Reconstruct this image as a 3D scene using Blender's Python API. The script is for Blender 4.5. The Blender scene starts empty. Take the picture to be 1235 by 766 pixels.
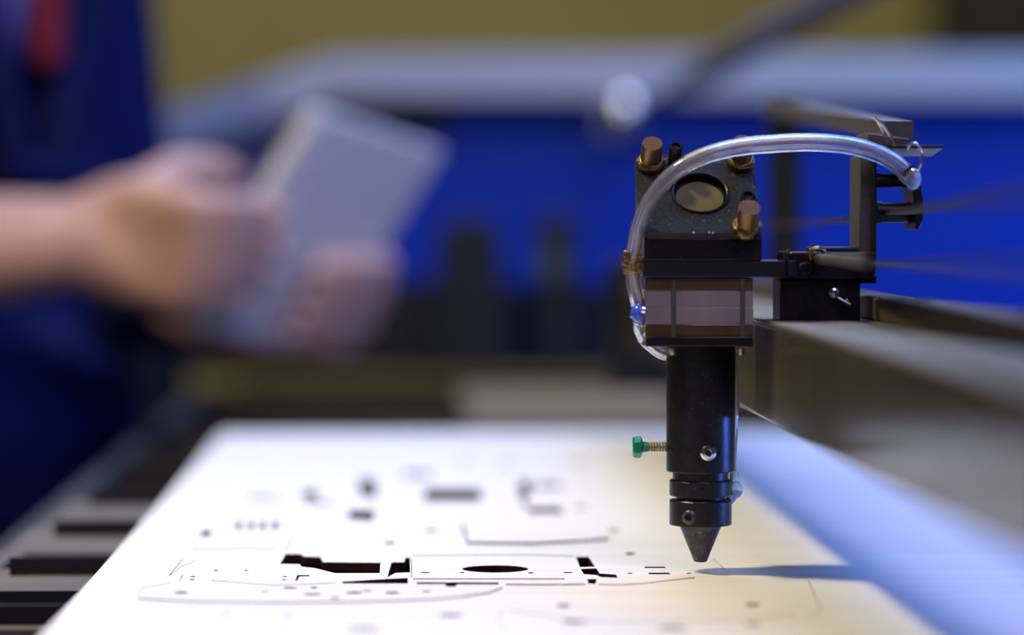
import bpy, bmesh, math, random
from mathutils import Vector, Matrix, Euler
from mathutils.geometry import delaunay_2d_cdt

random.seed(7)
scene = bpy.context.scene
col = scene.collection
V = Vector

# ------------------------------------------------------------------ camera
Z0 = 0.95                      # height of the plywood's top face above the floor
FPX = 3650.0                   # focal length in pixels of the 1235 px wide frame
YAW, PITCH = math.radians(2.0), math.atan(108 / FPX)
CAM = V((0.0, -1.030, Z0 + 0.117))
FWD = V((math.sin(YAW) * math.cos(PITCH), math.cos(YAW) * math.cos(PITCH), -math.sin(PITCH)))
RGT = V((math.cos(YAW), -math.sin(YAW), 0))
UPV = RGT.cross(FWD)
cd = bpy.data.cameras.new('camera')
cam = bpy.data.objects.new('camera', cd); col.objects.link(cam)
cam.matrix_world = Matrix.Translation(CAM) @ Matrix((RGT, UPV, -FWD)).transposed().to_4x4()
cd.sensor_width = 36; cd.sensor_fit = 'HORIZONTAL'; cd.lens = 36 * FPX / 1235
cd.clip_start = 0.02; cd.clip_end = 60
cd.dof.use_dof = True; cd.dof.focus_distance = 1.03; cd.dof.aperture_fstop = 3.9
scene.camera = cam

# ------------------------------------------------------------------ world, lamps, exposure
w = bpy.data.worlds.new('world'); scene.world = w; w.use_nodes = True
w.node_tree.nodes['Background'].inputs[0].default_value = (0.50, 0.48, 0.55, 1)
w.node_tree.nodes['Background'].inputs[1].default_value = 0.10
vs = scene.view_settings
vs.view_transform = 'Standard'; vs.look = 'None'; vs.gamma = 1; vs.use_curve_mapping = False
vs.exposure = -1.0

hx0 = 0.10
def area(name, loc, target, size, power, color, size_y=None):
    l = bpy.data.lights.new(name, 'AREA'); l.energy = power; l.color = color
    l.shape = 'RECTANGLE'; l.size = size; l.size_y = size_y or size
    o = bpy.data.objects.new(name, l); col.objects.link(o)
    o.location = loc
    o.rotation_euler = (V(target) - V(loc)).to_track_quat('-Z', 'Y').to_euler()
    return o

# work lamp over the left of the bed: the shadows fall to the right
area('work_light', (-0.50, 0.02, Z0 + 1.10), (0.06, 0.10, Z0), 0.11, 27, (1.0, 0.91, 0.56))
# blue lamp over the right of the machine, then added unseen blue fills
area('blue_light', (0.74, 0.72, Z0 + 1.25), (0.32, 0.15, Z0), 2.0, 76, (0.12, 0.32, 1.0), 0.7)
area('blue_side_fill', (0.36, -0.02, Z0 + 0.035), (hx0, 0.0, Z0 + 0.03), 0.05, 0.7, (0.08, 0.2, 1.0), 0.02)  # added low fill, puts a blue rim on the nozzle's right side
area('blue_front_fill', (0.60, -0.85, Z0 + 1.15), (0.15, 0.60, Z0), 1.2, 22, (0.26, 0.28, 1.0), 0.6)  # added front fill, tints the hands and tablet lavender
area('blue_lid_fill', (1.05, 1.00, Z0 + 0.30), (0.80, 1.6, Z0 + 0.05), 0.5, 9, (0.003, 0.28, 1.0), 0.3)  # added fill, brightens the right of the blue lid panel
# added unseen area lamps at ceiling height, brightening the room
area('rear_wall_fill', (0.0, 2.6, 3.1), (0.0, 3.2, 1.0), 1.5, 86, (1.0, 0.93, 0.62))  # added to light the rear wall
area('pink_front_fill', (0.5, -1.3, 2.9), (0.0, 0.4, 1.0), 1.0, 30, (1.0, 0.78, 0.80))  # added pinkish fill for the hands, tablet and lid rim

# ------------------------------------------------------------------ helpers
def W(px, py, D):
    """point seen at a pixel of the 1235x766 frame, D millimetres away along the view axis"""
    D = D / 1000
    return CAM + D * FWD + RGT * ((px - 617.5) * D / FPX) + UPV * ((383 - py) * D / FPX)
def G(px, py, z=0.0):
    """point on the horizontal plane z metres above the plywood's top face"""
    d = FWD + RGT * ((px - 617.5) / FPX) + UPV * ((383 - py) / FPX)
    t = (Z0 + z - CAM.z) / d.z
    return CAM + d * t
S = 1.03 / FPX                 # metres per pixel at the focus distance
def H(px, py, dy=0.0):
    """point at the laser head's depth, dy millimetres behind it"""
    return W(px, py, 1030) + V((0, dy / 1000, 0))

MATS = {}
def mat(name, base, rough=0.5, metal=0.0, spec=0.5, noise=None, bump=0.0, bscale=200, trans=0, ior=1.45,
        coat=0, emit=None, estr=0, rvar=0, subsurf=0, speck=0):
    m = bpy.data.materials.new(name); m.use_nodes = True
    nt = m.node_tree; b = nt.nodes['Principled BSDF']
    b.inputs['Base Color'].default_value = (*base, 1)
    b.inputs['Roughness'].default_value = rough
    b.inputs['Metallic'].default_value = metal
    b.inputs['Specular IOR Level'].default_value = spec
    b.inputs['Transmission Weight'].default_value = trans
    b.inputs['IOR'].default_value = ior
    b.inputs['Coat Weight'].default_value = coat
    if subsurf:
        b.inputs['Subsurface Weight'].default_value = subsurf
        b.inputs['Subsurface Radius'].default_value = (0.01, 0.004, 0.002)
    if emit:
        b.inputs['Emission Color'].default_value = (*emit, 1); b.inputs['Emission Strength'].default_value = estr
    tc = nt.nodes.new('ShaderNodeTexCoord')
    last = None
    if noise:
        sc, c2 = noise[0], noise[1]
        n = nt.nodes.new('ShaderNodeTexNoise'); n.inputs['Scale'].default_value = sc
        n.inputs['Detail'].default_value = 6
        mp = nt.nodes.new('ShaderNodeMapping')
        mp.inputs['Scale'].default_value = noise[2] if len(noise) > 2 else (1, 1, 1)
        nt.links.new(tc.outputs['Object'], mp.inputs['Vector']); nt.links.new(mp.outputs[0], n.inputs['Vector'])
        r = nt.nodes.new('ShaderNodeValToRGB')
        r.color_ramp.elements[0].position = 0.35; r.color_ramp.elements[1].position = 0.68
        r.color_ramp.elements[0].color = (*base, 1); r.color_ramp.elements[1].color = (*c2, 1)
        nt.links.new(n.outputs[0], r.inputs[0]); last = r.outputs[0]
    if speck:
        n2 = nt.nodes.new('ShaderNodeTexNoise'); n2.inputs['Scale'].default_value = 900; n2.inputs['Detail'].default_value = 2
        nt.links.new(tc.outputs['Object'], n2.inputs['Vector'])
        r2 = nt.nodes.new('ShaderNodeValToRGB')
        r2.color_ramp.elements[0].position = 0.66; r2.color_ramp.elements[1].position = 0.74
        r2.color_ramp.elements[0].color = (0, 0, 0, 1); r2.color_ramp.elements[1].color = (speck, speck, speck, 1)
        mx = nt.nodes.new('ShaderNodeMix'); mx.data_type = 'RGBA'
        nt.links.new(n2.outputs[0], r2.inputs[0]); nt.links.new(r2.outputs[0], mx.inputs[0])
        if last: nt.links.new(last, mx.inputs[6])
        else: mx.inputs[6].default_value = (*base, 1)
        mx.inputs[7].default_value = (0.5, 0.47, 0.4, 1)
        last = mx.outputs[2]
    if last: nt.links.new(last, b.inputs['Base Color'])
    if bump:
        n3 = nt.nodes.new('ShaderNodeTexNoise'); n3.inputs['Scale'].default_value = bscale; n3.inputs['Detail'].default_value = 4
        nt.links.new(tc.outputs['Object'], n3.inputs['Vector'])
        bp = nt.nodes.new('ShaderNodeBump'); bp.inputs['Strength'].default_value = bump; bp.inputs['Distance'].default_value = 0.0004
        nt.links.new(n3.outputs[0], bp.inputs['Height']); nt.links.new(bp.outputs[0], b.inputs['Normal'])
    MATS[name] = m
    return m

mat('wood_face', (0.84, 0.79, 0.70), 0.62, spec=0.3, noise=(9, (0.79, 0.72, 0.61), (1, 9, 1)), bump=0.25, bscale=300)
mat('wood_burnt', (0.020, 0.006, 0.003), 0.9, 0, 0.1, noise=(60, (0.065, 0.019, 0.010)))
mat('anodised', (0.006, 0.006, 0.007), 0.30, 0.0, 0.35, noise=(260, (0.012, 0.011, 0.010)), bump=0.2, bscale=1400, speck=0.08)
mat('anodised_matt', (0.007, 0.007, 0.006), 0.5, 0.0, 0.15, noise=(900, (0.022, 0.021, 0.016)), bump=0.9, bscale=1600, speck=0.2)
mat('black_plain', (0.008, 0.008, 0.009), 0.45, 0.0, 0.4, bump=0.15, bscale=900)
mat('nozzle_metal', (0.045, 0.042, 0.045), 0.38, 0.45, noise=(350, (0.10, 0.09, 0.085)), bump=0.3, bscale=1500, speck=0.5)
mat('brass', (0.27, 0.145, 0.06), 0.36, 0.8, noise=(300, (0.24, 0.13, 0.06)), bump=0.2, bscale=1200)
mat('brass_dark', (0.15, 0.085, 0.035), 0.25, 0.95, noise=(700, (0.45, 0.27, 0.10)), bump=1.0, bscale=1100)
mat('amber_block', (0.105, 0.068, 0.028), 0.16, 0.25, 0.6, noise=(40, (0.065, 0.042, 0.018), (3, 1, 1)), coat=0.5)
mat('smoke_block', (0.26, 0.215, 0.19), 0.28, 0.15, 0.5, noise=(30, (0.21, 0.175, 0.155), (3, 1, 1)), coat=0.4)
mat('pillar_tint', (0.105, 0.09, 0.075), 0.3, 0.3)
mat('gilt', (0.42, 0.36, 0.22), 0.35, 0.85)
mat('chrome', (0.80, 0.80, 0.82), 0.16, 1.0)
mat('steel', (0.42, 0.41, 0.40), 0.32, 0.9, noise=(200, (0.30, 0.29, 0.28)))
mat('wire', (0.55, 0.48, 0.45), 0.25, 0.95)
mat('green_plastic', (0.0, 0.20, 0.07), 0.28, 0, 0.5, coat=0.4)
mat('blue_plastic', (0.05, 0.13, 0.75), 0.2, 0, 0.5, trans=0.25, ior=1.4, coat=0.5)
mat('clear_fitting', (0.55, 0.80, 1.0), 0.18, 0, 0.5, trans=0.6, ior=1.4)
mat('mirror', (0.24, 0.22, 0.11), 0.22, 0.5, 0.4)  # pale yellow base colour stands in for the reflected ceiling light
mat('beam_metal', (0.070, 0.060, 0.040), 0.17, 0.15, 0.08, noise=(15, (0.05, 0.043, 0.03), (1, 6, 1)), speck=0.2)
mat('beam_top', (0.16, 0.14, 0.095), 0.5, 0.2)
mat('rail_metal', (0.10, 0.07, 0.045), 0.5, 0.4)
mat('bracket_tan', (0.115, 0.10, 0.075), 0.45, 0.3, noise=(250, (0.075, 0.065, 0.05)), bump=0.3)
mat('belt', (0.022, 0.015, 0.018), 0.7)
mat('bed_frame', (0.15, 0.13, 0.095), 0.6, 0.1, noise=(18, (0.10, 0.085, 0.06)), bump=0.4, bscale=500, speck=0.2)
mat('bed_dark', (0.012, 0.010, 0.008), 0.8)
mat('rear_shelf', (0.035, 0.022, 0.008), 0.9, 0, 0.05, noise=(3.0, (0.018, 0.011, 0.005)))
mat('pale_sheet', (0.20, 0.135, 0.07), 0.7)
mat('cabinet_paint', (0.03, 0.03, 0.045), 0.5)
mat('lid_blue', (0.001, 0.030, 0.30), 0.55, 0, 0.2)
mat('lid_white', (0.43, 0.41, 0.39), 0.5, 0, 0.3)
mat('lid_grey', (0.13, 0.13, 0.22), 0.6)
mat('wall_paint', (0.36, 0.325, 0.14), 0.9, noise=(1.2, (0.30, 0.27, 0.12)))
mat('wall_dark', (0.03, 0.03, 0.022), 0.9)
mat('concrete', (0.14, 0.13, 0.12), 0.85, noise=(4, (0.10, 0.095, 0.09)))
mat('ceiling_paint', (0.25, 0.24, 0.22), 0.9)
mat('skin', (0.60, 0.36, 0.26), 0.5, 0, 0.4, noise=(40, (0.53, 0.29, 0.21)), bump=0.2, bscale=300, subsurf=0.1)
mat('overall_blue', (0.005, 0.008, 0.060), 0.85, 0, 0.15, noise=(30, (0.003, 0.005, 0.035)), bump=0.4, bscale=700)
mat('trouser_cloth', (0.003, 0.004, 0.025), 0.9, 0, 0.1)
mat('shirt_plaid', (0.12, 0.07, 0.22), 0.8, noise=(25, (0.20, 0.16, 0.34)))
mat('red_cloth', (0.16, 0.003, 0.015), 0.8)
mat('hair', (0.035, 0.02, 0.012), 0.6)
mat('leather', (0.02, 0.016, 0.013), 0.5)
mat('eye_white', (0.8, 0.8, 0.78), 0.2)
mat('lip', (0.42, 0.15, 0.13), 0.5)
mat('nail', (0.75, 0.48, 0.40), 0.3)
mat('tablet_grey', (0.62, 0.60, 0.58), 0.42, 0.1, 0.4)
mat('tablet_edge', (0.80, 0.76, 0.66), 0.35, 0.2)
mat('screen', (0.01, 0.01, 0.012), 0.08)
mat('olive_cap', (0.05, 0.06, 0.012), 0.5)

# the clear hose: thin-walled vinyl, slightly milky
mh = bpy.data.materials.new('clear_vinyl'); mh.use_nodes = True
b = mh.node_tree.nodes['Principled BSDF']
b.inputs['Base Color'].default_value = (0.96, 0.96, 0.97, 1)
b.inputs['Roughness'].default_value = 0.06
b.inputs['Transmission Weight'].default_value = 0.93
b.inputs['IOR'].default_value = 1.45
b.inputs['Specular IOR Level'].default_value = 0.7
MATS['clear_vinyl'] = mh

# ---- mesh builder
class MB:
    def __init__(s): s.v = []; s.f = []; s.m = []
    def add(s, vs, fs, mi=0):
        o = len(s.v); s.v += [V(p) for p in vs]
        for f in fs: s.f.append([i + o for i in f]); s.m.append(mi)
        return s
    def box(s, c, size, rot=None, mi=0):
        c = V(c); hx, hy, hz = [x / 2 for x in size]
        R = rot if isinstance(rot, Matrix) else (Euler(rot).to_matrix() if rot else Matrix.Identity(3))
        vs = [c + R @ V((x * hx, y * hy, z * hz)) for x in (-1, 1) for y in (-1, 1) for z in (-1, 1)]
        return s.add(vs, [(0, 1, 3, 2), (4, 6, 7, 5), (0, 4, 5, 1), (2, 3, 7, 6), (0, 2, 6, 4), (1, 5, 7, 3)], mi)
    def lathe(s, o, axis, prof, n=40, mi=0, caps=True, ph=0):
        """prof: (radius, distance along axis)"""
        o = V(o); a = V(axis).normalized()
        u = a.orthogonal().normalized(); w_ = a.cross(u)
        vs = []
        for r, t in prof:
            for k in range(n):
                an = 2 * math.pi * k / n + ph
                vs.append(o + a * t + (u * math.cos(an) + w_ * math.sin(an)) * r)
        fs = []
        for i in range(len(prof) - 1):
            for k in range(n):
                k2 = (k + 1) % n
                fs.append((i * n + k, i * n + k2, (i + 1) * n + k2, (i + 1) * n + k))
        if caps:
            fs.append(tuple(range(n))[::-1]); fs.append(tuple((len(prof) - 1) * n + k for k in range(n)))
        return s.add(vs, fs, mi)
    def cyl(s, p0, p1, r0, r1=None, n=24, mi=0, ph=0):
        p0, p1 = V(p0), V(p1); r1 = r0 if r1 is None else r1
        return s.lathe(p0, p1 - p0, [(r0, 0), (r1, (p1 - p0).length)], n, mi, True, ph)
    def ball(s, c, r, n=20, mi=0, sc=(1, 1, 1), R=None):
        c = V(c); R = R or Matrix.Identity(3)
        vs = []; fs = []; h = n // 2
        for i in range(1, h):
            th = math.pi * i / h
            for k in range(n):
                an = 2 * math.pi * k / n
                p = V((math.sin(th) * math.cos(an) * sc[0], math.sin(th) * math.sin(an) * sc[1], math.cos(th) * sc[2])) * r
                vs.append(c + R @ p)
        for i in range(h - 2):
            for k in range(n):
                k2 = (k + 1) % n
                fs.append((i * n + k, (i + 1) * n + k, (i + 1) * n + k2, i * n + k2))
        t = len(vs); vs.append(c + R @ V((0, 0, r * sc[2]))); vs.append(c + R @ V((0, 0, -r * sc[2])))
        for k in range(n):
            k2 = (k + 1) % n
            fs.append((t, k, k2)); fs.append((t + 1, (h - 2) * n + k2, (h - 2) * n + k))
        return s.add(vs, fs, mi)
    def tube(s, pts, r, n=12, mi=0, closed=False, inner=None):
        pts = [V(p) for p in pts]; N = len(pts)
        rs = r if isinstance(r, (list, tuple)) else [r] * N
        rings = []; prev = None
        for i in range(N):
            if closed: t = (pts[(i + 1) % N] - pts[i - 1]).normalized()
            else: t = (pts[min(i + 1, N - 1)] - pts[max(i - 1, 0)]).normalized()
            if prev is None: u = t.orthogonal().normalized()
            else:
                u = prev - t * prev.dot(t)
                u = u.normalized() if u.length > 1e-6 else t.orthogonal().normalized()
            prev = u; w_ = t.cross(u)
            rings.append((pts[i], u, w_))
        def surf(scale, flip):
            vs = []; fs = []
            for i, (p, u, w_) in enumerate(rings):
                rr = rs[i] * scale
                vs += [p + (u * math.cos(2 * math.pi * k / n) + w_ * math.sin(2 * math.pi * k / n)) * rr for k in range(n)]
            for i in range(N if closed else N - 1):
                j = (i + 1) % N
                for k in range(n):
                    k2 = (k + 1) % n
                    q = (i * n + k, i * n + k2, j * n + k2, j * n + k)
                    fs.append(q[::-1] if flip else q)
            return vs, fs
        vs, fs = surf(1, False)
        if inner:
            vi, fi = surf(inner, True); o = len(vs)
            vs += vi; fs += [tuple(a + o for a in f) for f in fi]
            L = (N - 1) * n
            for k in range(n):
                k2 = (k + 1) % n
                fs.append((k2, k, o + k, o + k2)); fs.append((L + k, L + k2, o + L + k2, o + L + k))
        elif not closed:
            fs.append(tuple(range(n))[::-1]); fs.append(tuple((N - 1) * n + k for k in range(n)))
        return s.add(vs, fs, mi)
    def prism(s, pts, ext, mi=0):
        pts = [V(p) for p in pts]; e = V(ext); n = len(pts)
        nn = sum(((pts[i]).cross(pts[(i + 1) % n]) for i in range(n)), V((0, 0, 0)))
        if nn.dot(e) > 0: pts = pts[::-1]
        fs = [tuple(range(n)), tuple(n + i for i in range(n))[::-1]]
        for i in range(n):
            j = (i + 1) % n; fs.append((j, i, n + i, n + j))
        return s.add(pts + [p + e for p in pts], fs, mi)
    def mesh(s, name, origin=V((0, 0, 0))):
        me = bpy.data.meshes.new(name)
        me.from_pydata([tuple(p - origin) for p in s.v], [], s.f)
        for p, mi in zip(me.polygons, s.m): p.material_index = mi
        me.update()
        return me

def smooth(me, ang=35):
    bm = bmesh.new(); bm.from_mesh(me)
    bmesh.ops.recalc_face_normals(bm, faces=bm.faces)
    for f in bm.faces: f.smooth = True
    for e in bm.edges:
        e.smooth = not (len(e.link_faces) == 2 and e.calc_face_angle(0) > math.radians(ang))
    bm.to_mesh(me); bm.free()

def empty(name, loc, label=None, cat=None, group=None):
    o = bpy.data.objects.new(name, None); col.objects.link(o)
    o.location = loc; o.empty_display_size = 0.02
    tag(o, label, cat, group); return o
def tag(o, label=None, cat=None, group=None, kind=None):
    if label: o['label'] = label
    if cat: o['category'] = cat
    if group: o['group'] = group
    if kind: o['kind'] = kind
    return o
WORLD = {}
def obj(name, mb, m, parent=None, bevel=0, ang=35, sharp=False, label=None):
    base = V(WORLD.get(parent.name, parent.location)) if parent else V((0, 0, 0))
    me = mb if isinstance(mb, bpy.types.Mesh) else mb.mesh(name, base)
    if not sharp: smooth(me, ang)
    for k in (m if isinstance(m, (list, tuple)) else [m]): me.materials.append(MATS[k])
    o = bpy.data.objects.new(name, me); col.objects.link(o)
    if parent: o.parent = parent; WORLD[o.name] = base
    if bevel:
        bv = o.modifiers.new('bevel', 'BEVEL'); bv.width = bevel; bv.segments = 2; bv.limit_method = 'ANGLE'
        bv.angle_limit = math.radians(40); bv.harden_normals = False
    if label: o['label'] = label
    return o

def spline(ctrl, n=10):
    """Catmull-Rom through the control points"""
    P = [V(p) for p in ctrl]; P = [2 * P[0] - P[1]] + P + [2 * P[-1] - P[-2]]
    out = []
    for i in range(1, len(P) - 2):
        for k in range(n):
            t = k / n; a, b_, c, d = P[i - 1], P[i], P[i + 1], P[i + 2]
            out.append(0.5 * ((2 * b_) + (-a + c) * t + (2 * a - 5 * b_ + 4 * c - d) * t * t + (-a + 3 * b_ - 3 * c + d) * t ** 3))
    out.append(P[-2]); return out

# ================================================================== the room
def struct(name, mb, m, **k):
    o = obj(name, mb, m, sharp=True, **k); o['kind'] = 'structure'; return o
struct('floor', MB().box((0, 1.2, -0.05), (7.0, 8.4, 0.1)), 'concrete')
struct('ceiling', MB().box((0, 1.2, 3.35), (7.0, 8.4, 0.1)), 'ceiling_paint')
struct('wall_back', MB().box((0, 5.05, 1.65), (7.0, 0.1, 3.3)), 'wall_paint')
struct('wall_left', MB().box((-3.55, 1.2, 1.65), (0.1, 8.4, 3.3)), 'wall_paint')
struct('wall_right', MB().box((3.55, 1.2, 1.65), (0.1, 8.4, 3.3)), 'wall_paint')
dark = MB().box(W(1215, 0, 5450), (0.24, 0.25, 4.0))
dark.v = [V((p.x, p.y, 0.0 if p.z < 1.2 else 2.6)) for p in dark.v]
cab = obj('storage_cabinet', dark, 'wall_dark')
tag(cab, 'tall dark blurred cabinet against the rear wall at the right', 'cabinet')

# ================================================================== machine bed
XL, XR = -0.163, 0.62
YF, YB = -0.42, 1.56
bed = empty('laser_cutter', (0.2, 0.5, 0), 'dark laser cutter cabinet with open tray under the plywood sheet', 'machine')
m = MB()
zt = Z0 - 0.020
m.box((XL - 0.008, (YF + YB) / 2, zt / 2 + 0.05), (0.012, YB - YF, zt - 0.1))
m.box((XR + 0.008, (YF + YB) / 2, zt / 2 + 0.05), (0.012, YB - YF, zt - 0.1))
m.box(((XL + XR) / 2, YF - 0.006, zt / 2 + 0.05), (XR - XL + 0.028, 0.012, zt - 0.1))
m.box(((XL + XR) / 2, YB + 0.006, zt / 2 + 0.05), (XR - XL + 0.028, 0.012, zt - 0.1))
obj('cabinet_wall', m, 'cabinet_paint', bed, sharp=True)
obj('tray_floor', MB().box(((XL + XR) / 2, (YF + YB) / 2, Z0 - 0.075), (XR - XL - 0.004, YB - YF - 0.004, 0.006)), 'bed_dark', bed, sharp=True)
for x in (XL + 0.05, XR - 0.05):
    for y in (YF + 0.06, YB - 0.06):
        obj('foot', MB().cyl((x, y, 0), (x, y, 0.05), 0.03, 0.03, 16).cyl((x, y, 0.05), (x, y, 0.11), 0.012, 0.012, 12), 'black_plain', bed)
# knife slats carrying the sheet
for k in range(7):
    y = -0.20 + k * 0.14
    obj('slat', MB().box((0.235, y, Z0 - 0.0375), (0.76, 0.003, 0.068)), 'bed_dark', bed, sharp=True)

# fillable plates with holes --------------------------------------------------
def plate_mesh(name, outer, holes, ztop, zbot, origin=V((0, 0, 0))):
    def inside(p, poly):
        c = False; n = len(poly)
        for i in range(n):
            a, b_ = poly[i], poly[i - 1]
            if (a[1] > p[1]) != (b_[1] > p[1]) and p[0] < (b_[0] - a[0]) * (p[1] - a[1]) / (b_[1] - a[1]) + a[0]: c = not c
        return c
    vs = []; es = []
    for poly in [outer] + holes:
        o = len(vs); vs += [V((p[0], p[1])) for p in poly]
        es += [(o + i, o + (i + 1) % len(poly)) for i in range(len(poly))]
    ov, oe, of, *_ = delaunay_2d_cdt(vs, es, [], 0, 1e-7)
    keep = []
    for f in of:
        c = sum((ov[i] for i in f), V((0, 0))) / len(f)
        if inside(c, outer) and not any(inside(c, h) for h in holes): keep.append(list(f))
    cnt = {}
    for f in keep:
        for i in range(len(f)):
            a, b_ = f[i], f[(i + 1) % len(f)]
            cnt.setdefault((min(a, b_), max(a, b_)), []).append((a, b_))
    n = len(ov)
    V3 = [V((p[0], p[1], ztop)) - origin for p in ov] + [V((p[0], p[1], zbot)) - origin for p in ov]
    F = [f for f in keep] + [[i + n for i in reversed(f)] for f in keep]
    mi = [0] * len(F)
    for e, l in cnt.items():
        if len(l) == 1:
            a, b_ = l[0]; F.append([b_, a, a + n, b_ + n]); mi.append(1)
    me = bpy.data.meshes.new(name); me.from_pydata([tuple(p) for p in V3], [], F)
    for p, k in zip(me.polygons, mi): p.material_index = k
    me.update(); return me
def gp(pts, z=0.0):
    return [tuple(G(x, y, z)[:2]) for x, y in pts]

# left side frame of the bed, with its slot
zf = -0.010
rail = [(-0.158, G(0, 713, zf).y), (-0.050, G(0, 713, zf).y), (-0.050, G(0, 634, zf).y), (-0.158, G(0, 634, zf).y)]
sy0, sy1 = G(0, 686, zf).y, G(0, 668, zf).y
slot = [(-0.152, sy0), (-0.10, sy0), (-0.10, sy1), (-0.148, sy1), (-0.152, (sy0 + sy1) / 2)]
me = plate_mesh('frame_rail', rail, [slot], Z0 + zf, Z0 + zf - 0.008, V(bed.location))
obj('frame_rail', me, ['bed_frame', 'bed_dark'], bed, sharp=True)
ya, yb = G(0, 632, zf).y, G(0, 606, zf).y
obj('frame_rail', MB().box((-0.106, (ya + yb) / 2 + 0.004, Z0 + zf - 0.0045), (0.100, yb - ya + 0.01, 0.009)), 'bed_frame', bed, bevel=0.001)
ya, yb = G(0, 757, zf).y, G(0, 744, zf).y
obj('frame_rail', MB().box((-0.106, (ya + yb) / 2, Z0 + zf - 0.005), (0.104, yb - ya, 0.010)), 'bed_frame', bed, bevel=0.0008)
obj('frame_rail', MB().box((-0.106, ya - 0.05, Z0 + zf - 0.012), (0.104, 0.07, 0.008)), 'bed_frame', bed, bevel=0.0008)
obj('side_channel', MB().box((-0.106, 0.02, Z0 - 0.060), (0.108, 0.75, 0.020)), 'bed_dark', bed, sharp=True)
# the shelf behind the sheet
obj('rear_shelf', MB().box((0.24, 1.125, Z0 - 0.016), (0.755, 0.80, 0.008)), 'rear_shelf', bed, sharp=True)
sh = obj('cardboard_sheet', MB().box((0.0, 0, 0), (0.16, 0.42, 0.004)), 'pale_sheet')
sh.location = (W(690, 480, 2200).x, 1.14, Z0 - 0.010)
tag(sh, 'pale tan sheet lying on the shelf behind the plywood', 'sheet')

# ================================================================== plywood sheet
bx0 = G(117, 690).x; by0, by1 = -0.26, G(600, 521).y
outer = [(bx0, by0), (0.33, by0), (0.33, by1), (bx0, by1)]
def ell(cx, cy, rx, ry, n=36, ph=0):
    return [(cx + rx * math.cos(2 * math.pi * k / n), cy + ry * math.sin(2 * math.pi * k / n)) for k in range(n)]
def kerf(pts, wpx=1.0):
    P = [V(p) for p in pts]; L = []; R = []
    for i, p in enumerate(P):
        t = (P[min(i + 1, len(P) - 1)] - P[max(i - 1, 0)]).normalized(); n = V((-t.y, t.x)) * wpx / 2
        L.append(p + n); R.append(p - n)
    return gp([tuple(q) for q in L + R[::-1]])
def c5(pts): return [(200 + u / 2.94, 640 + v / 2.94) for u, v in pts]
def c6(pts): return [(600 + u / 2.94, 640 + v / 2.94) for u, v in pts]
H_ = []
def hole(pts): H_.append(gp(pts))
hole(c5([(425, 83), (478, 83), (490, 92), (548, 94), (556, 112), (762, 114), (758, 151), (600, 151), (528, 133), (480, 128), (475, 119), (405, 118)]))
hole(c5([(800, 113), (845, 112), (850, 96), (866, 96), (866, 148), (815, 150), (785, 166)]))
hole(c5([(625, 181), (740, 174), (858, 168), (858, 188), (628, 188)]))
hole(c5([(888, 183), (1180, 184), (1180, 191), (1032, 191), (1028, 199), (995, 199), (990, 190), (890, 190)]))
hole([(x, y) for x, y in ell(597.5, 686.3, 40, 4.4)])
hole(c6([(278, 93), (323, 93), (346, 128), (292, 130)])); hole(c6([(295, 136), (350, 134), (362, 152), (420, 156), (426, 168), (366, 165), (352, 158), (306, 155)]))
hole(c6([(520, 128), (592, 128), (597, 133), (523, 133)])); hole(c6([(535, 149), (608, 149), (614, 155), (537, 155)]))
hole(c6([(318, 172), (352, 172), (348, 189), (322, 188)]))
hole(c5([(458, 178), (466, 158), (510, 158), (508, 162), (474, 163), (466, 178)]))
for u, v, rx, ry in ((55, 220, 26, 4), (95, 163, 10, 2), (93, 174, 10, 2), (178, 141, 9, 2), (285, 141, 8, 2), (422, 163, 9, 2), (420, 174, 9, 2),
                     (525, 202, 14, 3), (440, 203, 26, 3), (668, 220, 30, 4), (803, 220, 26, 4), (715, 213, 20, 2), (520, 226, 34, 3), (600, 238, 18, 3),
                     (925, 215, 16, 2.5), (1010, 300, 44, 5), (920, 149, 18, 2), (1050, 149, 9, 2), (700, 346, 60, 5), (350, 216, 14, 2)):
    H_.append(gp(c5(ell(u, v, rx, ry, 16))))
for u, v, rx, ry in ((118, 150, 10, 2.5), (250, 149, 18, 2), (470, 152, 9, 2), (678, 152, 9, 2), (235, 265, 26, 5), (905, 262, 26, 5), (275, 322, 48, 5),
                     (620, 345, 52, 5), (905, 330, 30, 4)):
    H_.append(gp(c6(ell(u, v, rx, ry, 16))))
# long thin cuts
H_.append(kerf(c5([(12, 160), (45, 120), (60, 100)]), 0.8)); H_.append(kerf(c5([(48, 180), (60, 158)]), 0.9))
H_.append(kerf([(497, 670.2), (560, 669.6), (640, 669.4), (692, 671)], 0.8)); H_.append(kerf([(498, 698.3), (600, 698.3), (681, 698.3)], 1.2))
H_.append(kerf([(496.5, 674), (496.5, 697)], 0.8))
H_.append(kerf(c6([(30, 191), (150, 192), (310, 191)]), 1.6)); H_.append(kerf(c6([(358, 191), (430, 192), (515, 188), (600, 178), (700, 167)]), 1.0))
H_.append(kerf(c6([(765, 100), (820, 150)]), 0.5)); H_.append(kerf([(166, 722), (230, 725.5), (330, 727), (430, 726), (520, 723), (560, 719.5), (590, 715), (606, 709)], 1.8))
H_.append(kerf([(166, 719), (172, 709), (205, 703.5)], 0.5)); H_.append(kerf([(345, 664), (352, 648)], 0.8))
H_.append(kerf([(205, 694), (218, 684), (236, 676)], 0.5))
for a in ([(230, 663), (300, 661), (332, 662)], [(255, 700), (330, 706), (405, 703)], [(612, 760), (600, 748), (606, 735)], [(975, 700), (990, 735), (975, 745)],
          [(270, 745), (276, 733)], [(342, 757), (350, 735)], [(615, 736), (700, 749), (880, 748), (960, 741)]):
    H_.append(kerf(a, 0.7))
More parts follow.
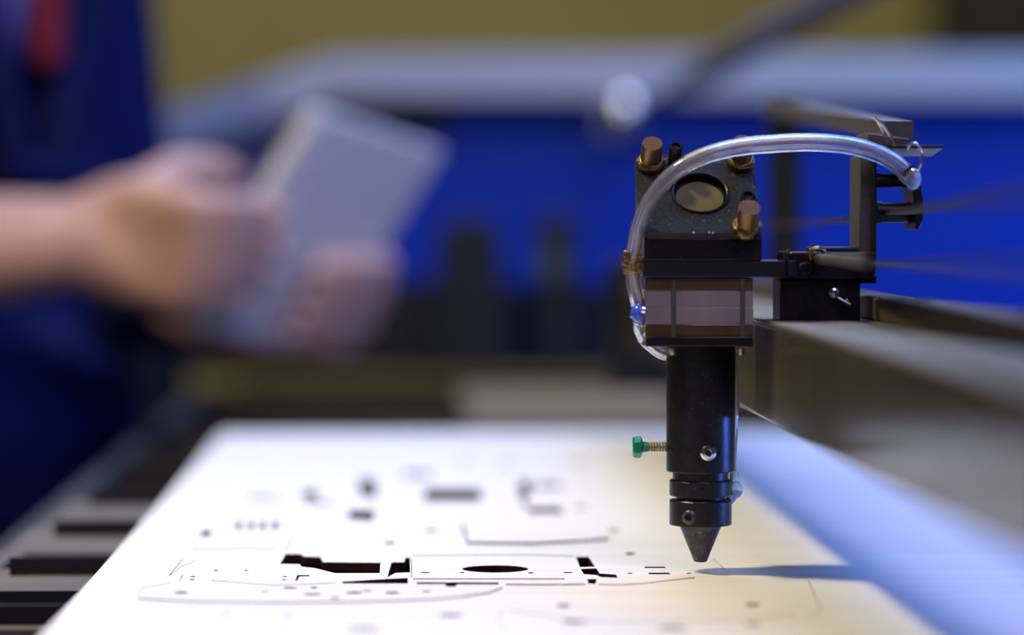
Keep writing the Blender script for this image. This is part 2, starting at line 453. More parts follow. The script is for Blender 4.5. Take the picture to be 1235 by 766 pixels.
# cut-outs farther back
for r in (((512, 590), (580, 590), (580, 604), (512, 604)), ((626, 580), (640, 580), (640, 597), (632, 600), (636, 612), (676, 612), (680, 619), (640, 619), (628, 606)),
          ((432, 578), (452, 578), (454, 600), (436, 598)), ((366, 592), (382, 592), (384, 601), (366, 602)), ((420, 616), (452, 616), (450, 628), (422, 626)),
          ((648, 583), (676, 583), (676, 588), (648, 588)), ((486, 570), (520, 570), (520, 575), (486, 575))):
    hole(r)
H_.append(kerf([(558, 633), (564, 655), (640, 656), (700, 653), (735, 650)], 3.2))
H_.append(kerf([(368, 606), (400, 607)], 3.0)); H_.append(kerf([(300, 600), (335, 601)], 2.4))
for x in (285, 300, 314, 329): hole([(x, 630), (x + 7, 630), (x + 6, 638), (x - 1, 638)])
hole([(243, 641), (255, 640), (254, 646), (242, 647)])
for x, y in ((700, 612), (740, 640), (760, 668), (520, 640), (470, 655), (610, 560), (560, 556), (700, 560)): H_.append(gp(ell(x, y, 7, 1.4, 12)))
me = plate_mesh('plywood_sheet', outer, H_, Z0, Z0 - 0.003)
ply = obj('plywood_sheet', me, ['wood_face', 'wood_burnt'], sharp=True)
tag(ply, 'pale plywood sheet with laser-cut slots and outlines lying under the nozzle', 'plywood')

# ================================================================== gantry beam
BX = 0.121; BZ0, BZ1 = Z0 + 0.052, Z0 + 0.0845
BYF, BYB = -0.50, 0.62
beam = empty('gantry_beam', (BX + 0.028, -0.1, BZ0), 'long polished metal gantry beam running past the right of the laser head', 'beam')
prof = [(BX, BZ0), (BX + 0.055, BZ0), (BX + 0.055, BZ1), (BX, BZ1)]
obj('beam_body', MB().prism([(x, BYF, z) for x, z in prof], (0, BYB - BYF, 0)), 'beam_metal', beam, bevel=0.0012)
obj('top_plate', MB().box((BX + 0.0275, (BYF + BYB) / 2, BZ1 + 0.0007), (0.0555, BYB - BYF, 0.0014)), 'beam_top', beam, bevel=0.0004)
obj('linear_rail', MB().box((BX + 0.042, (BYF + BYB) / 2, BZ1 + 0.0054), (0.014, BYB - BYF, 0.008)), 'rail_metal', beam, bevel=0.001)
obj('end_plate', MB().box((BX + 0.026, BYB + 0.004, BZ0 + 0.012), (0.075, 0.008, 0.070)), 'anodised', beam, bevel=0.001)
for k in range(7):
    y = -0.40 + k * 0.16
    obj('rail_screw', MB().cyl((BX + 0.042, y, BZ1 + 0.0094), (BX + 0.042, y, BZ1 + 0.0102), 0.003, 0.003, 12), 'steel', beam)
# ================================================================== laser head
hx, hy = H(845, 560).x, H(845, 560).y
def zz(py): return H(845, py).z
head = empty('laser_head', (hx, hy, zz(678)), 'black laser cutter head with conical nozzle above the plywood', 'laser head')
A = V((0, 0, 1))
def lz(prof):  # profile given as (radius px, y px)
    return [(r * S, zz(y) - zz(678)) for r, y in prof]
o0 = V((hx, hy, zz(678)))
noz = obj('nozzle', MB().lathe(o0, A, lz([(3.0, 676), (6.5, 678), (8, 677), (25.5, 634), (25.5, 631)]), 48), 'nozzle_metal', head, ang=25)
obj('nozzle_bore', MB().cyl(o0 + V((0, 0, -0.0001)), o0 + V((0, 0, 0.001)), 0.0009, 0.0009, 12), 'bed_dark', noz)
obj('lower_collar', MB().lathe(o0, A, lz([(24, 633.5), (36.5, 633), (37.7, 631.5), (37.7, 604), (36.5, 602.5), (20, 602)]), 56), 'anodised', head, ang=25)
obj('neck', MB().lathe(o0, A, lz([(29, 604), (29, 596)]), 40), 'black_plain', head)
obj('upper_collar', MB().lathe(o0, A, lz([(20, 598.5), (36.5, 598), (37.7, 596.5), (37.7, 580), (36.5, 578.5), (20, 578)]), 56), 'anodised', head, ang=25)
obj('neck', MB().lathe(o0, A, lz([(33.8, 579), (33.8, 566)]), 48), 'anodised', head)
tb = obj('lens_tube', MB().lathe(o0, A, lz([(34, 568.5), (40.5, 568.5), (41.6, 567), (41.6, 415)]), 64), 'anodised', head, ang=25)
# round-head screws in the tube and the collar
def cap_screw(name, px, py, r, m, parent, rad, stand=0.0012, hexr=0.45):
    t = (H(px, 0).x - hx); yy = hy - math.sqrt(max(rad * rad - t * t, 1e-9)); n = V((t, yy - hy, 0)).normalized()
    c = V((H(px, 0).x, yy, H(px, py).z))
    o = obj(name, MB().lathe(c - n * 0.001, n, [(r, 0), (r, stand * 0.6 + 0.001), (r * 0.8, stand + 0.001), (r * hexr, stand + 0.0011), (r * hexr * .95, stand * 0.2 + 0.001)], 32), m, parent)
    obj('hex_socket', MB().lathe(c + n * (stand * 0.3), n, [(r * hexr * .9, 0), (r * hexr * .9, 0.0002)], 6), 'bed_dark', o, sharp=True)
    return o
o = cap_screw('tube_screw', 849, 543, 9.6 * S, 'chrome', head, 41.6 * S, 0.0014); o['label'] = 'polished round-head socket screw'
cap_screw('collar_screw', 828, 621, 8.8 * S, 'nozzle_metal', head, 37.7 * S, 0.0012, 0.5)
# green thumb screw
ts = H(803, 539)
th = obj('thumb_screw', MB().cyl(V((hx - 40 * S, hy, ts.z)), V((H(772, 0).x, hy, ts.z)), 5.2 * S, 5.2 * S, 20), 'gilt', head)
pts = []
x0_, x1_ = H(803, 0).x, H(773, 0).x
thr = MB()
for k in range(9):
    x = x0_ + (x1_ - x0_) * (k + .5) / 9
    thr.lathe((x, hy, ts.z), (-1, 0, 0), [(5.0 * S, -0.00045), (6.6 * S, 0), (5.0 * S, 0.00045)], 24)
obj('thread', thr, 'gilt', th)
gk = MB()
gk.lathe((H(773.5, 0).x, hy, ts.z), (-1, 0, 0), [(10 * S, 0), (13.5 * S, 0.0006), (13.5 * S, 0.0026), (11 * S, 0.0033)], 6, ph=0.3)
gk.lathe((H(781, 0).x, hy, ts.z), (-1, 0, 0), [(6.5 * S, 0), (8.0 * S, 0.002)], 6)
obj('screw_knob', gk, 'green_plastic', th, bevel=0.0003, label='green hexagonal plastic knob')

# base plate and lens block
def hb(x0, y0, x1, y1, d0, d1):
    D_ = 1030 + min(d0, 0)
    a, b_ = W(x0, y1, D_), W(x1, y0, D_)
    c = (a + b_) / 2; return (V((c.x, hy + (d0 + d1) / 2000, c.z)), V((abs(b_.x - a.x), (d1 - d0) / 1000, abs(b_.z - a.z))))
def hbox(name, x0, y0, x1, y1, d0, d1, m, parent, bev=0.0004, **k):
    c, s_ = hb(x0, y0, x1, y1, d0, d1); return obj(name, MB().box(c, s_), m, parent, bevel=bev, **k)
hbox('base_plate', 778.5, 406, 908, 418, -19, 19, 'anodised', head)
blk = hbox('amber_plate', 777.5, 335, 907.5, 351, -18.5, 18.5, 'amber_block', head, 0.0003)
hbox('amber_plate', 777.5, 391, 907.5, 406, -18.5, 18.5, 'amber_block', head, 0.0003)
hbox('spacer_block', 778, 351, 908, 370, -18.3, 18.3, 'smoke_block', head, 0.0002, label='smoky translucent grey block')
hbox('spacer_block', 778, 370.5, 908, 391, -18.3, 18.3, 'smoke_block', head, 0.0002, label='smoky translucent grey block')
for px in (806, 888):
    a, b_ = H(px, 406), H(px, 335)
    obj('standoff', MB().cyl(V((a.x, hy - 0.0178, a.z)), V((a.x, hy - 0.0178, b_.z)), 3.6 * S, None, 16), 'pillar_tint', head)
    c = H(px, 418)
    obj('plate_screw', MB().lathe((c.x, hy - 0.0145, c.z), (0, 0, -1), [(4.0 * S, 0), (4.0 * S, 5 * S), (2.8 * S, 8 * S)], 12), 'gilt', head)
# arm plate to the carriage
hbox('arm_plate', 775, 314.5, 960, 334, -20, 20, 'black_plain', head, 0.0003)
# mirror mount: a 45 degree block
side = [(-20.5, 314.5), (-20.5, 286)]
fx0, fx1 = W(776, 0, 1010).x, W(918, 0, 1010).x
z1, z2, z3 = W(845, 314.5, 1010).z, W(845, 288, 1010).z, zz(190)
yd = hy - 0.0205; slope = (z3 - z2)
mount = obj('mirror_mount', MB().prism([(fx0, yd, z1), (fx0, yd, z2), (fx0, yd + slope - 0.001, z3 - 0.001), (fx0, hy + 0.020, z3 - 0.001), (fx0, hy + 0.020, z1)], (fx1 - fx0, 0, 0)), 'anodised', head, bevel=0.0005)
# tilted face plate
N = V((0, -1, 1)).normalized(); UPS = V((0, 1, 1)).normalized()
pc = V(((W(769, 0, 1016).x + W(914, 0, 1016).x) / 2, yd + slope / 2, (z2 + z3) / 2)) + N * 0.0012
RF = Matrix((V((1, 0, 0)), UPS, N)).transposed()
hole_c = V((H(844, 0).x, 0, 0))
L = slope * math.sqrt(2)
# face plate with a round aperture: ring of quads between a rectangle and a circle
def face_plate(cx, w_, l_, r, th_, ax):
    mb = MB(); n = 48; out = []; inn = []; M_ = []
    for k in range(n):
        a = 2 * math.pi * k / n; dx, dy = math.cos(a), math.sin(a)
        t = min(((w_ / 2 - ax) if dx > 0 else (w_ / 2 + ax)) / abs(dx) if abs(dx) > 1e-6 else 9, (l_ / 2) / abs(dy) if abs(dy) > 1e-6 else 9)
        out.append((ax + dx * t, dy * t)); inn.append((ax + dx * r, dy * r))
    P = [(x, y, 0) for x, y in out] + [(x, y, 0) for x, y in inn] + [(x, y, -th_) for x, y in out] + [(x, y, -th_) for x, y in inn]
    P = [cx + RF @ V(p) for p in P]; F = []
    for k in range(n):
        j = (k + 1) % n
        F += [(k, j, n + j, n + k), (2 * n + j, 2 * n + k, 3 * n + k, 3 * n + j), (j, k, 2 * n + k, 2 * n + j), (n + k, n + j, 3 * n + j, 3 * n + k)]
        M_ += [0, 1, 1, 1]
    mb.add(P, F); mb.m = M_; return mb
PW = abs(W(914, 0, 1016).x - W(769, 0, 1016).x)
PCT = pc + N * 0.0015 - UPS * 0.0006
fp = obj('face_plate', face_plate(PCT, PW, L - 0.0012, 33 * S, 0.0030, W(844, 0, 1022).x - PCT.x), ['anodised_matt', 'black_plain'], mount, ang=30, label='grainy dark grey tilted square plate')
def onface(px, v, n_off=0.0):       # v: metres up the slope from the plate's centre
    p = V((PCT.x, PCT.y, PCT.z)) + UPS * v; D_ = ((p + N * n_off) - CAM).dot(FWD) * 1000
    p.x = W(px, 0, D_).x; return p
AC = onface(844, 0)
obj('aperture_ring', MB().tube([AC + N * 0.0002 + RF @ V((math.cos(a) * 33.5 * S, math.sin(a) * 33.5 * S, 0)) for a in [2 * math.pi * k / 48 for k in range(48)]], 1.8 * S, 8, closed=True), 'anodised', mount)
obj('mirror', MB().lathe(AC - N * 0.0031, N, [(28.5 * S, 0), (28.5 * S, 0.0006)], 48), 'mirror', mount, label='mirror disc with a pale yellow reflection in its colour')
obj('mirror_seat', MB().lathe(AC - N * 0.0034, N, [(33.5 * S, 0), (33.5 * S, 0.0004), (28.6 * S, 0.0018), (28.6 * S, 0)], 48, caps=False), 'bed_dark', mount)
# knurled brass adjusting knobs
def v_for(py, n_off):    # position on the slope whose pixel row is py when lifted n_off off the face
    best = 0
    for k in range(-400, 401):
        v = k * 1e-4; p = PCT + UPS * v + N * n_off
        q = p - CAM; yy_ = 383 - FPX * q.dot(UPV) / q.dot(FWD)
        if best == 0 or abs(yy_ - py) < best[0]: best = (abs(yy_ - py), v)
    return best[1]
def knob(px, py, m='brass', r=12.8 * S, h=0.0105, collar=True):
    p = onface(px, v_for(py, h), h); prof_n = 44
    o = MB(); vs = []
    rr = [(1.0, 0.28), (1.0, 0.93), (0.93, 1.0), (0.0001, 1.0)]
    n = prof_n; rings = []
    for sc_, t in rr:
        for k in range(n):
            a = 2 * math.pi * k / n; q = r * sc_ * (1.0 if (k % 2 or sc_ < .95) else 0.955)
            vs.append(p + RF @ V((q * math.cos(a), q * math.sin(a), t * h)))
    fs = [(i * n + k, i * n + (k + 1) % n, (i + 1) * n + (k + 1) % n, (i + 1) * n + k) for i in range(3) for k in range(n)]
    o.add(vs, fs)
    kb = obj('adjusting_knob', o, m, mount, ang=50, label='knurled brass adjusting knob')
    if collar:
        obj('lock_nut', MB().lathe(p, N, [(r * 1.28, 0), (r * 1.32, 0.0006), (r * 1.32, h * 0.22), (r * 1.1, h * 0.30), (r * 0.6, h * 0.32)], 32), 'brass_dark', kb)
        obj('knob_stem', MB().cyl(p, p + N * h * 0.4, r * 0.6, None, 16), 'brass_dark', kb)
    return kb
knob(786.5, 173); knob(896, 171); knob(904, 250, r=13.5 * S)
def post(px, py, r, h):
    p = onface(px, v_for(py, h), h)
    o = obj('socket_post', MB().lathe(p, N, [(r, 0), (r, h - 0.0004), (r * .88, h), (r * .62, h), (r * .55, h - 0.0012)], 28), 'anodised', mount)
    obj('hex_socket', MB().lathe(p + N * (h - 0.0011), N, [(r * .6, 0), (r * .6, 0.0001)], 6), 'bed_dark', o, sharp=True)
post(815, 176, 8.3 * S, 0.0085); post(902.5, 235, 8.6 * S, 0.0018)
sp = MB()
for px in (836, 855, 860):
    sp.ball(onface(px, -L / 2 + 0.0008), 0.0004, 8)
obj('swarf_chip', sp, 'chrome', mount)['kind'] = 'stuff'

# ================================================================== air hose
hose = empty('air_hose', H(768, 378, -12), 'clear plastic air hose arching over the laser head from its left side', 'hose')
path = [(769, 374, -12), (763, 355, -15), (759, 335, -17), (758, 318, -18.5), (760, 298, -21), (763, 277, -24), (771, 252, -27), (786, 228, -29), (808, 207, -30),
        (840, 190, -30), (880, 180, -29), (920, 176, -27), (965, 174, -25), (1010, 177, -23), (1045, 186, -21), (1070, 199, -20), (1088, 217, -19)]
hp = spline([H(x, y, d) for x, y, d in path], 8)
rad = [(9.0 + min(1.6, max(0, (p.x - hp[0].x)) * 40)) * S for p in hp]
obj('hose_wall', MB().tube(hp, rad, 20, inner=0.66), 'clear_vinyl', hose, ang=60)
e = hp[-1]
# blue push fitting and elbow
ft = MB()
ft.ball(H(767, 376, -17), 11.5 * S, 20)
ft.cyl(H(769, 370, -12), H(766, 384, -12), 9.5 * S, 10.5 * S, 20)
obj('push_fitting', ft, 'blue_plastic', hose, label='translucent blue push fitting')
obj('fitting_collar', MB().ball(H(771, 372, -21), 4.6 * S, 16).tube([H(762, 388, -12), H(771, 391, -13), H(780, 388, -12)], 2.0 * S, 10), 'chrome', hose)
el = spline([H(768, 384, -12), H(770, 396, -9), H(777, 408, -4), H(788, 418, 2), H(798, 425, 6), H(806, 428, 9)], 6)
obj('elbow_tube', MB().tube(el, 8.5 * S, 16, inner=0.6), 'clear_vinyl', hose, ang=60)
# brass hose clamp
ck = MB()
cc = H(757.5, 317, -18)
ck.lathe(cc - V((0, 0, 0.0035)), (0, 0, 1), [(10.4 * S, 0), (11.2 * S, 0.0003), (11.2 * S, 0.0065), (10.4 * S, 0.0068)], 28, caps=False)
ck.lathe(cc - V((0, 0, 0.0035)), (0, 0, 1), [(9.9 * S, 0), (9.9 * S, 0.0068)], 28, caps=False)
cl = obj('hose_clamp', ck, 'brass_dark', hose, ang=50)
obj('clamp_ear', MB().box(H(767.5, 318, -21), (0.0032, 0.0012, 0.0056), (0.1, 0.0, 0.25)).box(H(768.5, 320, -19), (0.0036, 0.0012, 0.0056), (0.0, 0.1, 0.1)), 'brass_dark', cl, bevel=0.0003)
obj('clamp_ear', MB().box(H(750.5, 311, -21), (0.0030, 0.0012, 0.0050), (0.1, 0.3, -0.2)), 'brass_dark', cl, bevel=0.0003)
cs = MB()
cs.lathe(H(765, 321, -21), (0.25, -1, 0), [(4.6 * S, 0), (4.6 * S, 0.0014), (3.8 * S, 0.0020), (1.2 * S, 0.0020), (1.0 * S, 0.0012)], 20)
cs.cyl(H(762, 324, -22), H(777, 325, -20), 2.6 * S, None, 14).cyl(H(752, 308, -22), H(751, 308, -19), 4 * S, None, 6)
obj('clamp_screw', cs, 'brass', cl)

# second, thin hose down the back of the tube to the nozzle
nh = empty('nozzle_hose', H(890, 590, 6), 'short clear hose behind the right of the lens tube at the nozzle collar', 'hose')
np_ = spline([H(888, 424, 10), H(892, 470, 11), H(890, 520, 11), H(887, 560, 9), H(888, 578, 8)], 6)
obj('hose_wall', MB().tube(np_, 4.5 * S, 12, inner=0.6), 'clear_vinyl', nh, ang=60)
f = MB(); f.cyl(H(887, 572, 5), H(888, 584, 4), 6 * S, None, 14); f.ball(H(889, 592, 3), 8 * S, 14, sc=(1, 1, 1.3)); f.cyl(H(888, 596, 3), H(874, 612, 1), 6 * S, 5 * S, 14)
obj('elbow_fitting', f, 'clear_fitting', nh, label='pale blue translucent elbow fitting')

# ================================================================== carriage on the beam
car = empty('gantry_carriage', H(990, 390, 0), 'black carriage block with upright bracket and pulleys riding on the beam', 'carriage')
def cb(name, x0, y0, x1, y1, d0, d1, m, bev=0.0005, parent=None, **k): return hbox(name, x0, y0, x1, y1, d0, d1, m, parent or car, bev, **k)
cb('carriage_block', 941, 336, 1038, 389, -14, 8, 'anodised', 0.0008)
cb('clamp_plate', 952, 304, 1057, 335, -17, 10, 'anodised', 0.0006)
cb('clamp_plate', 944, 303, 952, 335, -20, -4, 'anodised_matt', 0.0006)
cb('top_strip', 984, 298, 1036, 305, -15, 12, 'black_plain', 0.0005)
cb('foot_plate', 1040, 330, 1058, 342, -14, 10, 'black_plain', 0.0004)
obj('bolt_head', MB().lathe(H(963, 324, -17), (0, -1, 0), [(9 * S, -0.001), (9 * S, 0.0012), (7 * S, 0.0018), (4 * S, 0.0018), (4 * S, 0.0008)], 24), 'anodised_matt', car)
obj('bolt_head', MB().cyl(H(943.5, 306, -14), H(943.5, 300, -14), 4 * S, 3.5 * S, 12), 'steel', car)
obj('chrome_screw', MB().ball(H(998, 352, -15), 7.5 * S, 18, sc=(1, .7, 1)), 'chrome', car, label='bright domed screw')
obj('chrome_screw', MB().ball(H(1013, 362, -15.5), 3 * S, 10).cyl(H(1003, 358, -16), H(1017, 366, -17), 1.6 * S, None, 8), 'steel', car)
hk = MB()
hk.tube(spline([H(969, 312, -20), H(967, 303, -22), H(976, 299, -22), H(984, 302, -20), H(984, 312, -19)], 5), 3.0 * S, 10)
obj('cable_clip', hk, 'brass_dark', car)
obj('tension_rod', MB().cyl(W(988, 313, 1010), W(1046, 316, 900), 6.5 * S, 7 * S, 20), 'bracket_tan', car)
obj('tension_rod', MB().cyl(H(985, 303, 5), H(985, 296, 5), 5 * S, 4 * S, 6), 'black_plain', car)
# upright bracket
br = cb('upright_bracket', 1036, 188, 1053, 306, -12, 10, 'bracket_tan', 0.0005)
cb('bracket_edge', 1053, 186, 1057, 332, -15, 12, 'black_plain', 0.0003)
# pulleys on the bracket
for (y0, y1, x1) in ((209, 227, 1094), (243, 270, 1100)):
    cy_ = (y0 + y1) / 2; r = (y1 - y0) / 2 * S
    p0 = H(1057, cy_, 0); ax = V((1, 0, 0)); Lp = (x1 - 1057) * S
    pl = obj('pulley', MB().lathe(p0, ax, [(r * 1.0, 0), (r * 1.0, Lp * .12), (r * .9, Lp * .13), (r * .9, Lp * .85), (r * 1.0, Lp * .86), (r * 1.0, Lp)], 32), 'black_plain', car)
fl = [H(1094, 206, 0), H(1100, 212, 0), H(1104, 226, 0), H(1106, 240, 0), H(1107, 258, 0), H(1105, 268, 0), H(1101, 277, 0), H(1097, 277, 0), H(1097, 262, 0), H(1094, 230, 0)]
obj('pulley_flange', MB().prism([p + V((0, -0.012, 0)) for p in fl], (0, 0.022, 0)), 'anodised', car, bevel=0.0003)
# hose shelf, pin and hook
obj('hose_shelf', MB().box((H(1098, 0).x, hy - 0.004, H(0, 182.5).z), (60 * S, 0.022, 3.8 * S), (-0.10, 0.0, 0)), 'black_plain', car, bevel=0.0002)
obj('bracket_cap', MB().box((H(1064, 0).x, hy + 0.002, H(0, 171).z), (50 * S, 0.026, 12 * S), (0, 0.14, 0)), 'bracket_tan', car, bevel=0.0004)
obj('cotter_pin', MB().tube(spline([H(1043, 143, -20), H(1050, 151, -20), H(1057, 158, -20), H(1063, 167, -20), H(1067, 178, -20)], 5), 1.9 * S, 8)
    .tube(spline([H(1047, 147, -19), H(1056, 162, -18), H(1060, 174, -18)], 5), 1.7 * S, 8), 'wire', car)
obj('wire_hook', MB().tube(spline([H(1081, 182, -22), H(1083, 176, -26), H(1089, 177, -29), H(1093, 187, -31), H(1092, 198, -31), H(1089, 208, -30), H(1083, 207, -29), H(1078, 212, -27)], 6), 1.6 * S, 8), 'wire', car)
obj('hose_plug', MB().ball(H(1090, 217, -19), 10.5 * S, 18, sc=(.95, 1, 1.25)), 'clear_fitting', car, label='frosted pale hose end plug')
obj('plug_clip', MB().prism([H(1076, 208, -25), H(1086, 200, -25), H(1087, 203, -25), H(1077, 214, -25)], (0, 0.004, 0)), 'black_plain', car)
# cable arm reaching to the back, with its drop post
p0, p1 = W(1088, 155, 1045), W(934, 128, 1480)
d = (p1 - p0)
obj('cable_arm', MB().prism([p0 + V((-0.006, 0, -0.004)), p0 + V((0.004, 0, -0.004)), p0 + V((0.004, 0, 0.0025)), p0 + V((-0.006, 0, 0.0025))], d), 'bracket_tan', car)
pp = p1
obj('drop_post', MB().box(pp + V((0.005, 0, -0.050)), (0.015, 0.014, 0.112)), 'anodised_matt', car, bevel=0.001)
# drive belts
def strip(pts, wid, th_):
    mb = MB(); P = [V(p) for p in pts]
    for a, b_ in zip(P, P[1:]):
        d_ = (b_ - a); s_ = V((0, 0, 1)).cross(d_).normalized(); u_ = d_.cross(s_).normalized()
        mb.prism([a - s_ * wid / 2 - u_ * th_ / 2, a + s_ * wid / 2 - u_ * th_ / 2, a + s_ * wid / 2 + u_ * th_ / 2, a - s_ * wid / 2 + u_ * th_ / 2], d_)
    return mb
bl = obj('drive_belt', strip([W(925, 272, 1360), W(1030, 264, 1085), W(1078, 257, 1030), W(1160, 246, 830), W(1330, 225, 560)], 0.008, 0.0014), 'belt')
tag(bl, 'brownish drive belt passing the pulleys beside the laser head', 'belt')
bl = obj('drive_belt', strip([W(1045, 318, 1000), W(1160, 320, 780), W(1380, 326, 540)], 0.010, 0.0014), 'belt')
tag(bl, 'lower blurred drive belt running over the polished beam', 'belt')

# ================================================================== open lid behind
LD = 2520
def lp(pts, D): return [W(x, y, D) for x, y in pts]
back = V((0, 0.03, 0))
lid = obj('lid', MB().prism(lp([(205, 160), (405, 100), (1750, 96), (1750, 430), (205, 430)], LD + 40), V((0, 0.004, 0))), 'lid_blue', bed, sharp=True, label='open lid with saturated blue inner panel and white rim')
obj('lid_rim', MB().prism(lp([(186, 137), (402, 66), (405, 118), (196, 190)], LD), back), 'lid_white', lid, bevel=0.002, label='white sloping rim')
obj('lid_rim', MB().prism(lp([(402, 66), (1760, 62), (1760, 122), (405, 118)], LD), back), 'lid_white', lid, bevel=0.002, label='white rim')
obj('lid_rim', MB().prism(lp([(186, 137), (196, 190), (222, 182), (222, 440), (186, 440)], LD), back), 'lid_white', lid, bevel=0.002, label='white upright rim')
obj('side_lining', MB().prism(lp([(222, 181), (405, 118), (520, 118), (380, 235), (222, 235)], LD + 33), V((0, 0.003, 0))), 'lid_grey', lid, sharp=True, label='grey purple lining')
obj('lid_shadow_piece', MB().prism(lp([(395, 122), (540, 120), (545, 156), (470, 150)], LD + 25), V((0, 0.006, 0))), 'black_plain', lid)  # black piece standing in for the shadow under the lid rim
# lower rear wall
rw = obj('rear_housing', MB().prism(lp([(120, 330), (790, 345), (790, 449), (222, 449), (222, 620), (120, 620)], 2480), V((0, 0.05, 0))), 'bed_dark', bed, sharp=True)
rh = obj('rear_housing', MB().prism(lp([(790, 398), (1750, 398), (1750, 446), (790, 446)], 2480), V((0, 0.05, 0))), 'cabinet_paint', bed, sharp=True)
# gas strut
a, b_ = W(757, 138, 2440), W(1040, -20, 1900)
gs = obj('gas_strut', MB().cyl(a.lerp(b_, 0.33), a.lerp(b_, 1.5), 0.0105, None, 20), 'lid_grey', bed, label='grey gas strut slanting across the open lid')
obj('piston_rod', MB().cyl(a, a.lerp(b_, 0.38), 0.005, None, 14), 'steel', gs)
obj('ball_end', MB().ball(a, 0.017, 24), 'chrome', gs, label='shiny chrome ball end')
obj('strut_mount', MB().cyl(a + V((0, 0.012, 0)), a + V((0, 0.10, 0)), 0.005, None, 12).box(a + V((0, 0.098, 0)), (0.03, 0.006, 0.03)), 'steel', gs)
# black mirror posts inside the machine
t = empty('mirror_post', W(565, 440, 2400), 'broad black blurred mirror holder at the back of the machine', 'mirror holder')
obj('holder_body', MB().prism(lp([(528, 275), (604, 275), (612, 450), (520, 450)], 2400), V((0, 0.04, 0))), 'black_plain', t, bevel=0.002)
obj('holder_cap', MB().prism(lp([(540, 262), (592, 262), (598, 277), (534, 277)], 2400), V((0, 0.03, 0))), 'black_plain', t, bevel=0.001)
t = empty('mirror_post', W(672, 440, 2400), 'narrow black blurred mirror holder with olive cap at the back', 'mirror holder')
obj('holder_body', MB().prism(lp([(646, 258), (698, 258), (694, 345), (684, 450), (660, 450), (652, 345)], 2400), V((0, 0.03, 0))), 'black_plain', t, bevel=0.002)
obj('olive_cap', MB().cyl(W(666, 318, 2392), W(666, 318, 2400), 0.013, None, 20), 'olive_cap', t, label='dull olive round cap')

# ================================================================== person and tablet
def remesh(mb, voxel, sm=6, origin=V((0, 0, 0))):
    me = mb.mesh('tmp'); o = bpy.data.objects.new('tmp', me); col.objects.link(o)
    r = o.modifiers.new('r', 'REMESH'); r.mode = 'VOXEL'; r.voxel_size = voxel
    s_ = o.modifiers.new('s', 'SMOOTH'); s_.iterations = sm; s_.factor = 0.5
    dg = bpy.context.evaluated_depsgraph_get(); dg.update()
    out = bpy.data.meshes.new_from_object(o.evaluated_get(dg))
    bpy.data.objects.remove(o); bpy.data.meshes.remove(me)
    out.transform(Matrix.Translation(-origin)); return out
def limb(mb, pts, rs, n=20):
    for (a, ra), (b_, rb) in zip(zip(pts, rs), list(zip(pts, rs))[1:]):
        mb.cyl(a, b_, ra, rb, n)
    for p, r in zip(pts, rs): mb.ball(p, r, n)
# person's frame: looks towards the lower right of the picture
F = V((0.8, -0.6, 0)); Rr = V((-0.6, -0.8, 0)); U = V((0, 0, 1))
RB = Matrix((F, -Rr, U)).transposed()
B = W(-145, 383, 2080); B.z = 0
def P(f, r, z): return B + F * f + Rr * r + U * z
person = empty('person', B, 'person in dark blue work jacket holding a grey tablet in both hands', 'person')
# tablet frame
TL, TR, BLc = W(385, 134, 1885), W(537, 184, 1960), W(222, 394, 1885)
tu, tv = (TR - TL), (BLc - TL); tn = tu.cross(tv).normalized()
if tn.dot(FWD) > 0: tn = -tn
def T(px, py, n=0.0):   # point over the tablet's back at a pixel, n metres towards the viewer
    d_ = FWD + RGT * ((px - 617.5) / FPX) + UPV * ((383 - py) / FPX)
    t_ = (TL + tn * n - CAM).dot(tn) / d_.dot(tn); return CAM + d_ * t_
body = MB()
hand = MB()
# right arm and hand (towards the viewer)
rs_, re_, rw_ = P(0.0, 0.19, 1.40), W(-190, 318, 1905), W(118, 288, 1893)
limb(body, [rs_, rs_.lerp(re_, .5), re_], [0.052, 0.044, 0.040]); limb(body, [re_, re_.lerp(rw_, .3), rw_], [0.040, 0.041, 0.027])
def finger(mb, pts, r0): limb(mb, pts, [r0, r0 * .95, r0 * .9, r0 * .78][:len(pts)], 14)
kn = [T(232, 250, .008), T(236, 284, .010), T(231, 318, .010), T(222, 350, .008)]
wr = W(150, 290, 1890)
for k_, p in enumerate(kn):
    limb(body, [rw_ + U * (0.010 - 0.007 * k_), wr + U * (0.022 - 0.014 * k_), p], [0.024, 0.020, 0.0135], 14)
tips = [[(268, 248), (304, 250), (336, 253)], [(272, 284), (308, 287), (338, 291)], [(265, 320), (297, 325), (324, 330)], [(250, 354), (274, 361), (296, 367)]]
for p, tp, r0 in zip(kn, tips, (0.0095, 0.0098, 0.0092, 0.0082)):
    finger(body, [p, T(*tp[0], .0175), T(*tp[1], .0125), T(*tp[2], .0105)], r0)
# heel of the hand and the thumb, which passes behind the tablet
limb(body, [rw_ - U * 0.004, W(175, 322, 1882), W(212, 352, 1880)], [0.026, 0.021, 0.017], 14)
limb(body, [W(150, 268, 1888), W(180, 234, 1890), W(208, 208, 1898), W(244, 203, 1912), W(278, 211, 1922)], [0.019, 0.0165, 0.0125, 0.0115, 0.010], 14)
